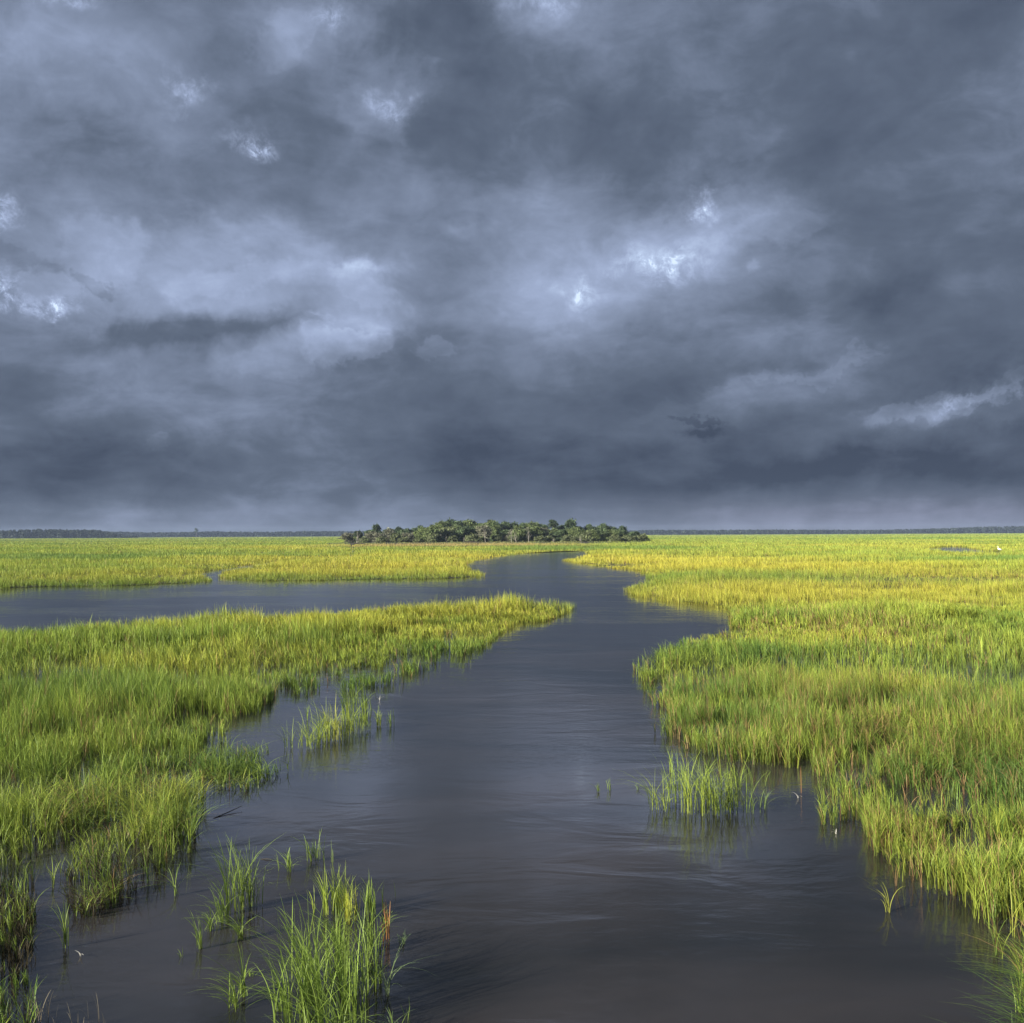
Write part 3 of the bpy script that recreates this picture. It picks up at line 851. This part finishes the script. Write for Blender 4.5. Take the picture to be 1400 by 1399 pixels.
TREE_KINDS = {
    'oak': dict(h=11, w=6.2, col=(0.095, 0.135, 0.065), trunkh=.55, lobes=13),
    'broad': dict(h=9.5, w=7.0, col=(0.135, 0.175, 0.070), trunkh=.5, lobes=14),
    'cedar': dict(h=8.5, w=3.6, col=(0.060, 0.090, 0.045), trunkh=.6, lobes=9),
    'grey': dict(h=9.0, w=5.0, col=(0.180, 0.185, 0.130), trunkh=.55, lobes=9),
    'pine': dict(h=13.5, w=4.2, col=(0.060, 0.090, 0.045), trunkh=.92, lobes=7),
    'bush': dict(h=4.2, w=4.0, col=(0.140, 0.165, 0.080), trunkh=.4, lobes=7),
}
PROTO = {}
def tree_meshes(kind, variant):
    key = (kind, variant)
    if key in PROTO: return PROTO[key]
    K = TREE_KINDS[kind]
    seed = sum(map(ord, kind)) * 7 + variant
    rnd = np.random.default_rng(seed); pr = random.Random(seed)
    V, Fq = [], []
    h = K['h']
    limbs(V, Fq, h * (.72 if kind != 'pine' else .92), .22 + h * .012, pr, nl=8, spread=.42, start=.22 if kind != 'pine' else .6, bend=.22 if kind != 'pine' else .06)
    me_t = (np.array(V), np.array(Fq))
    lobes = []
    for i in range(K['lobes']):
        a = pr.uniform(0, 6.283); q = pr.random() ** .6
        if kind == 'pine':
            z = h * pr.uniform(.62, .97); rr = K['w'] * .42 * q * (1.25 - (z / h - .6)); s = pr.uniform(1.3, 2.2); sz = s * .55
        elif kind == 'cedar':
            z = h * pr.uniform(.15, .92); rr = K['w'] * .35 * q * (1.15 - z / h); s = pr.uniform(1.5, 2.2) * (1.25 - .6 * z / h); sz = s * 1.1
        else:
            z = h * (pr.uniform(.08, .86) - .14 * q); rr = K['w'] * .56 * q * (1.2 - .55 * z / h)
            s = pr.uniform(1.7, 2.7) * (.75 if kind == 'bush' else 1); sz = s * pr.uniform(.55, .85)
        lobes.append(((rr * math.cos(a), rr * math.sin(a), max(z, sz * .7)), s * pr.uniform(.9, 1.3), s, sz))
    LV, LF, LC = leaf_cloud(lobes, 12 if kind != 'grey' else 6, .26, K['col'], rnd)
    PROTO[key] = (me_t, (LV, LF, LC), {})
    return PROTO[key]

def place_tree(kind, variant, x, y, s, sz, rot, label, group, name='tree', z=.1):
    (tv, tf), (lv, lf, lc), cache = tree_meshes(kind, variant)
    e = empty(name, (x, y, z)); e.rotation_euler = (0, 0, rot); e.scale = (s, s, s * sz)
    tag(e, label, 'tree', group)
    if 't' not in cache:
        o = mesh_from('trunk', tv, [(4, tf)], MAT_BARK, smooth=True, parent=e)
        c = mesh_from('crown', lv, [(4, lf)], MAT_LEAF, lc, parent=e)
        cache['t'], cache['c'] = o, c
    else:
        for k in ('t', 'c'):
            c = cache[k].copy(); COL.objects.link(c); c.parent = e
    return e

ORD = ['first', 'second', 'third', 'fourth', 'fifth', 'sixth', 'seventh', 'eighth', 'ninth', 'tenth', 'eleventh', 'twelfth', 'thirteenth', 'fourteenth', 'fifteenth', 'sixteenth', 'seventeenth', 'eighteenth', 'nineteenth', 'twentieth']
LOOK = {'oak': 'round dark green oak', 'broad': 'broad spreading green oak', 'cedar': 'dark dense cedar', 'grey': 'thin grey-green tree', 'pine': 'tall flat topped pine', 'bush': 'low rounded bush'}
# px, top py, kind   (front row bases around y=742, back rows farther)
FRONT = [(476, 727, 'grey'), (489, 728, 'cedar'), (504, 724, 'grey'), (511, 719, 'oak'), (522, 727, 'grey'), (531, 722, 'grey'), (540, 730, 'bush'), (549, 724, 'oak'), (560, 727, 'grey'),
         (570, 727, 'grey'), (580, 721, 'broad'), (588, 716, 'broad'), (601, 715, 'oak'), (613, 722, 'bush'), (622, 716, 'broad'), (636, 713, 'oak'), (650, 716, 'broad'), (662, 715, 'grey'),
         (676, 717, 'broad'), (688, 716, 'oak'), (698, 721, 'grey'), (709, 718, 'broad'), (722, 722, 'grey'), (733, 719, 'broad'), (745, 721, 'grey'), (756, 720, 'broad'), (768, 723, 'oak'),
         (779, 722, 'broad'), (789, 720, 'broad'), (800, 728, 'bush'), (810, 722, 'broad'), (822, 720, 'oak'), (834, 722, 'broad'), (846, 723, 'oak'), (858, 723, 'oak'), (869, 728, 'cedar'), (879, 731, 'bush')]
BACK = [(515, 719, 'cedar'), (534, 721, 'oak'), (545, 722, 'cedar'), (556, 720, 'oak'), (567, 723, 'oak'), (574, 718, 'oak'), (592, 713, 'oak'), (604, 712, 'broad'), (617, 713, 'cedar'), (630, 709, 'oak'), (643, 710, 'broad'),
        (654, 709, 'oak'), (667, 709, 'broad'), (679, 712, 'oak'), (690, 712, 'oak'), (703, 716, 'cedar'), (715, 714, 'oak'), (728, 713, 'broad'), (743, 711, 'oak'), (757, 713, 'pine'), (769, 711, 'oak'),
        (781, 712, 'cedar'), (793, 710, 'oak'), (806, 716, 'oak'), (826, 715, 'oak'), (838, 719, 'oak'), (851, 720, 'cedar'), (864, 724, 'oak')]
def tree_row(rows, basepy, where, group, dy):
    counts = {}
    total = {}
    for _, _, k in rows: total[k] = total.get(k, 0) + 1
    for i, (px, top, kind) in enumerate(rows):
        hy = 730.8 + (700 - px) * .00464
        b = basepy + (hy - 730.8) + rng.uniform(-.25, .25)
        x, y = gp(px, b)
        y2 = y + dy * rng.uniform(.6, 1.3); x2 = x * y2 / y
        hm = CAM_H + (hy - top) / F * y2
        hm *= rng.uniform(1.0, 1.06)
        K = TREE_KINDS[kind]
        s = hm / K['h'] * .97
        s_xy = max(s, 1.0) * 1.12
        counts[kind] = counts.get(kind, 0) + 1
        n = counts[kind]
        w = f'{ORD[n - 1]} from the left' if total[kind] > 1 else 'the only one'
        place_tree(kind, int(rng.integers(0, 4)), x2, y2, s_xy, s / s_xy * 1.0, rng.uniform(0, 6.28), f'{LOOK[kind]}, {w}, in the {where} of the wooded island', group)
tree_row(FRONT, 742.2, 'front row', 'trees in the front row of the island', 8)
BRUSH = [(498, 735, 'bush'), (520, 734, 'bush'), (553, 735, 'bush'), (575, 734, 'bush'), (592, 731, 'bush'), (620, 733, 'bush'), (645, 731, 'bush'), (657, 734, 'bush'), (682, 732, 'bush'), (703, 734, 'bush'),
         (717, 734, 'bush'), (739, 733, 'bush'), (750, 733, 'bush'), (774, 732, 'bush'), (785, 733, 'bush'), (815, 732, 'bush'), (840, 731, 'bush'), (855, 732, 'bush'), (866, 733, 'bush')]
tree_row(BRUSH, 742.5, 'outermost brush line', 'bushes along the island shore', 5)
tree_row(BACK, 741.0, 'back row', 'trees in the back row of the island', 34)

# island ground: low hummock
def hummock():
    x0, y0 = gp(462, 742.6); x1, y1 = gp(888, 741.6)
    cx, cy = (x0 + x1) / 2, 545
    nx, ny = 60, 20
    V = []
    for j in range(ny + 1):
        for i in range(nx + 1):
            u, v = i / nx * 2 - 1, j / ny * 2 - 1
            X = cx + u * (x1 - x0) / 2 * 1.04; Y = cy + v * 62
            e = max(0, 1 - u ** 4 - v ** 4)
            V.append((X, Y, -.3 + .75 * min(1, e * 3) + .15 * math.sin(X * .3) * math.cos(Y * .2) * e))
    Fq = [(j * (nx + 1) + i, j * (nx + 1) + i + 1, (j + 1) * (nx + 1) + i + 1, (j + 1) * (nx + 1) + i) for j in range(ny) for i in range(nx)]
    o = mesh_from('island_ground', V, [(4, np.array(Fq))], MAT_MUD, smooth=True); o['kind'] = 'structure'
hummock()

# bare dead trees along the front of the island
def snag(px, basepy, toppy, label, seed, tilt=0.0, dy=-3):
    pr = random.Random(seed)
    x, y = gp(px, basepy)
    y2 = y + dy; x2 = x * y2 / y
    h = (basepy - toppy) / F * y2
    V, Fq = [], []
    limbs(V, Fq, h, .13, pr, nl=9, spread=.62, bend=.25, start=.2, fork=3)
    o = mesh_from('dead_tree', np.array(V), [(4, np.array(Fq))], MAT_DEAD, smooth=True)
    o.location = (x2, y2, .2); o.rotation_euler = (tilt * .3, tilt, pr.uniform(0, 6))
    tag(o, label, 'dead tree', 'bare dead trees on the island shore')
snag(488, 744.0, 728, 'bare pale dead tree standing alone at the left end of the island', 1, .1)
snag(530, 741.8, 728, 'bleached dead tree among the thin grey trees near the left end of the island', 2, -.1)
snag(571, 742.5, 725, 'bare pale dead tree just left of the first broad oaks of the island', 3)
snag(603, 742.8, 731, 'forked white dead tree in front of the round dark oaks, left of the island centre', 4, .2)
snag(611, 742.8, 734, 'short leaning white dead trunk beside the forked dead tree', 5, -.3)
snag(634, 742.8, 735, 'low broken pale trunk at the shore below the highest trees', 6, .3)
snag(664, 742.8, 721, 'tallest white dead tree, standing at the centre of the island', 7)
snag(699, 742.6, 728, 'branching pale dead tree, first one right of the tallest dead tree', 8, .1)
snag(706, 742.6, 727, 'leaning pale dead tree, second one right of the tallest dead tree', 9, -.2)
snag(723, 742.5, 726, 'slim pale dead tree, third one right of the tallest dead tree', 10)
snag(757, 742.6, 737, 'short pale stump in front of the broad oaks right of the island centre', 11, .2)
snag(795, 743.5, 733, 'greyish fallen branching tree at the shore right of the island centre', 12, .5)

# driftwood at the island's left shore
def log(name, label, cat, pts, rads, mat, group=None, branches=()):
    V, Fq = [], []
    tube(V, Fq, pts, rads, 7)
    for bp, br in branches: tube(V, Fq, bp, br, 5)
    c = Vector(pts[0])
    o = mesh_from(name, np.array(V) - np.array(c), [(4, np.array(Fq))], mat, smooth=True); o.location = c
    tag(o, label, cat, group)
xx, yy = gp(490, 747)
log('driftwood', 'dark driftwood snag lying in front of the bare tree at the island left end', 'driftwood',
    [(xx - 3, yy, .5), (xx - 1, yy + .5, 1.2), (xx + 1.5, yy, 1.0), (xx + 4, yy - .4, .7)], [.22, .2, .16, .08], MAT_DARKWOOD,
    branches=[([(xx - 1, yy + .5, 1.2), (xx - 1.8, yy, 2.4), (xx - 1.6, yy, 3.0)], [.14, .09, .04]), ([(xx + 1.5, yy, 1.0), (xx + 1.2, yy, 2.2), (xx + 1.9, yy, 2.9)], [.12, .08, .03])])
xx, yy = gp(466, 738.8)
log('driftwood', 'dark low brush pile sticking out left of the island\'s left end', 'driftwood',
    [(xx - 4, yy, 1.0), (xx - 1, yy + .5, 1.6), (xx + 3, yy, 1.9), (xx + 7, yy - .4, 1.2)], [.15, .4, .45, .2], MAT_DARKWOOD,
    branches=[([(xx - 1, yy + .5, 1.6), (xx - 2.8, yy, 2.4), (xx - 3.6, yy, 2.7)], [.14, .09, .04]), ([(xx + 3, yy, 1.9), (xx + 3.8, yy, 2.9), (xx + 4.9, yy, 3.2)], [.12, .08, .03])])
xx, yy = gp(645, 743.3)
log('driftwood', 'dark fallen log lying at the shore below the highest trees of the island', 'driftwood',
    [(xx - 4, yy - 4, .75), (xx - 1, yy - 4, .9), (xx + 2, yy - 4, .8), (xx + 4.4, yy - 4.4, .7)], [.28, .3, .24, .1], MAT_DARKWOOD)

# sticks and bleached leaves near the camera
ax, ay = gp(292, 1119); bx_, by_ = gp(331, 1106)
log('stick', 'thin dark stick floating in the water right of the left bank', 'stick', [(ax, ay, .0), ((ax + bx_) / 2, (ay + by_) / 2, .02), (bx_, by_, .05)], [.008, .008, .004], MAT_DARKWOOD)
ax, ay = gp(357, 1175); bx_, by_ = gp(372, 1176)
log('stick', 'short dark twig tip in the water right of the slim tall tuft', 'stick', [(ax, ay, .0), ((ax + bx_) / 2, (ay + by_) / 2, .012), (bx_, by_, .01)], [.006, .006, .003], MAT_DARKWOOD)

def dead_leaf(px, py, size, label, az0):
    B = Blades(); cx, cy = gp(px, py)
    n = 3
    a = np.array([az0, az0 + 1.2, az0 + 2.6])
    base = np.zeros((n, 3)); base[:, 0] = cx; base[:, 1] = cy; base[:, 2] = .005
    c = np.ones((n, 3)) * np.array((.62, .60, .55))
    B.add(base, np.full(n, size * .7), np.full(n, .016), a, np.array([1.0, .7, 1.4]), 5, c, c, droop=.1)
    o = B.build('dead_leaf', MAT_GRASS, loc=(cx, cy, 0)); tag(o, label, 'dead leaf', 'bleached leaves on the water')
dead_leaf(1091, 1092, .20, 'small curled white bleached leaf floating in the dark inlet of the right bank', 2.2)
dead_leaf(519, 958, .26, 'small pale curled leaf on the water right of the tufts off the left bank', .3)
dead_leaf(1143, 1141, .14, 'tiny pale curled leaf on the water at the foot of the right bank', 1.2)
dead_leaf(110, 1308, .12, 'tiny white leaf fragment on dark water left of the bottom tufts', 2.8)

# ------------------------------------------------------------------ distant woods
def wood(name, label, x0, x1, y, hfun, seed, col, depth=60, size=2.2, step=5.0):  # col: very dark leaves, the cloud shade over the woods put into the colour
    rnd = np.random.default_rng(seed)
    n = int((x1 - x0) / step * (depth / 20))
    cx = x0 + (x1 - x0) * (np.arange(n) + rnd.uniform(0, 1, n)) / n; cy = y + rnd.uniform(0, depth, n)
    H = np.array([hfun(v) for v in cx]) * rnd.uniform(.86, 1.04, n)
    k = 60
    p = np.repeat(np.stack([cx, cy, H], 1), k, 0)
    t = rnd.random(n * k); a = rnd.uniform(0, 6.283, n * k)
    rad = step * 1.25 * np.sqrt(np.clip(1 - t ** 2.2, 0, 1)) * rnd.uniform(.4, 1, n * k)
    q = np.stack([p[:, 0] + rad * np.cos(a), p[:, 1] + rad * np.sin(a), p[:, 2] * t], 1)
    u = rnd.normal(size=(n * k, 3)); u /= np.linalg.norm(u, axis=1, keepdims=True)
    w = np.cross(u, rnd.normal(size=(n * k, 3))); w /= np.linalg.norm(w, axis=1, keepdims=True)
    s = size * rnd.uniform(.5, 1.1, (n * k, 1))
    V = np.stack([q - u * s - w * s * .7, q + u * s - w * s * .7, q + u * s + w * s * .7, q - u * s + w * s * .7], 1).reshape(-1, 3)
    V[:, 2] = np.maximum(V[:, 2], .2)
    C = np.repeat(np.array(col) * rnd.uniform(.7, 1.3, (n * k, 1)), 4, 0)
    o = mesh_from(name, V, [(4, np.arange(len(V)).reshape(-1, 4))], MAT_LEAF, C)
    tag(o, label, 'distant wood', kind='stuff')
def X(px, y): return gpd(px) * y
def gpd(px):
    r = ray(px, 735); return r.x / r.y
def hA(x):
    px = x / 2400 / 1 * F + 700
    return 16.5 * (1 - smoothstep(np.float64(px), 120, 172)) + 2 + 3 * vnoise(np.float64(x * .02), np.float64(0.), 4)
wood('distant_wood', 'dark wood on the horizon at the far left, the tallest stretch of the tree line', X(-120, 2400), X(175, 2400), 2400, hA, 21, (0.022, 0.033, 0.022))
wood('distant_wood', 'low dark tree line on the horizon left of the island', X(-150, 3350), X(520, 3350), 3350, lambda x: 14.5 + 5 * vnoise(np.float64(x * .006), np.float64(1.), 5), 22, (0.022, 0.034, 0.024), size=2.6, step=6)
wood('distant_wood', 'thin dark blue tree line along the horizon right of the island', X(520, 3350), X(1560, 3350), 3350, lambda x: 11.5 + 8 * smoothstep(np.float64(x), 1300, 1560) + 5 * vnoise(np.float64(x * .006), np.float64(2.), 6), 23, (0.022, 0.034, 0.026), size=2.6, step=6)
place_tree('pine', 9, X(268.6, 3340), 3340, 1.85, 1.15, 1.0, 'lone tall tree standing above the low tree line left of the island', None)

# ------------------------------------------------------------------ white egret by the pond
def egret():
    x, y = gp(1371, 757.2)
    m, nt, p = newmat('white_plumage'); p.inputs['Base Color'].default_value = (.85, .85, .82, 1); p.inputs['Roughness'].default_value = .8
    m2, nt, p2 = newmat('yellow_bill'); p2.inputs['Base Color'].default_value = (.7, .42, .05, 1)
    m3, nt, p3 = newmat('black_leg'); p3.inputs['Base Color'].default_value = (.02, .02, .02, 1)
    e = empty('egret', (x - 1.2, y - 1.0, .1)); e.rotation_euler = (0, 0, R(170)); e.scale = (1.3,) * 3
    tag(e, 'small white egret standing at the right end of the far pond in the right marsh', 'bird')
    V, Fq = [], []
    # tail -> body -> S-shaped neck -> head as one surface
    tube(V, Fq, [(-.42, 0, .52), (-.32, 0, .56), (-.18, 0, .62), (0, 0, .68), (.14, 0, .72), (.20, 0, .80), (.17, 0, .90), (.12, 0, 1.0), (.14, 0, 1.08), (.20, 0, 1.12), (.27, 0, 1.12), (.30, 0, 1.115)],
         [.01, .06, .12, .145, .10, .05, .034, .028, .028, .038, .03, .012], 10)
    mesh_from('body', np.array(V), [(4, np.array(Fq))], m, smooth=True, parent=e)
    V, Fq = [], []; tube(V, Fq, [(.28, 0, 1.115), (.36, 0, 1.105), (.43, 0, 1.09)], [.016, .010, .002], 6)
    mesh_from('bill', np.array(V), [(4, np.array(Fq))], m2, smooth=True, parent=e)
    for s in (-1, 1):
        V, Fq = [], []; tube(V, Fq, [(-.02, s * .05, .62), (.02, s * .05, .38), (-.03, s * .05, .18), (-.02, s * .05, -.05)], [.02, .012, .010, .009], 6)
        mesh_from('leg', np.array(V), [(4, np.array(Fq))], m3, smooth=True, parent=e)
egret()

# ------------------------------------------------------------------ thin blue air
def haze():
    m = bpy.data.materials.new('air'); m.use_nodes = True
    nt = m.node_tree; nt.nodes.clear()
    o = nt.nodes.new('ShaderNodeOutputMaterial'); v = nt.nodes.new('ShaderNodeVolumePrincipled')
    v.inputs['Density'].default_value = 0.00007
    v.inputs['Color'].default_value = (.52, .66, .95, 1)
    nt.links.new(v.outputs[0], o.inputs['Volume'])
    a, b, z0, z1 = 7100, 3950, -1.9, 34.0
    V = [(x, y, z) for z in (z0, z1) for y in (-120, b) for x in (-a, a)]
    Fq = np.array([(0, 2, 3, 1), (4, 5, 7, 6), (0, 1, 5, 4), (1, 3, 7, 5), (3, 2, 6, 7), (2, 0, 4, 6)])
    h = mesh_from('haze', V, [(4, Fq)], m); h['kind'] = 'stuff'
haze()
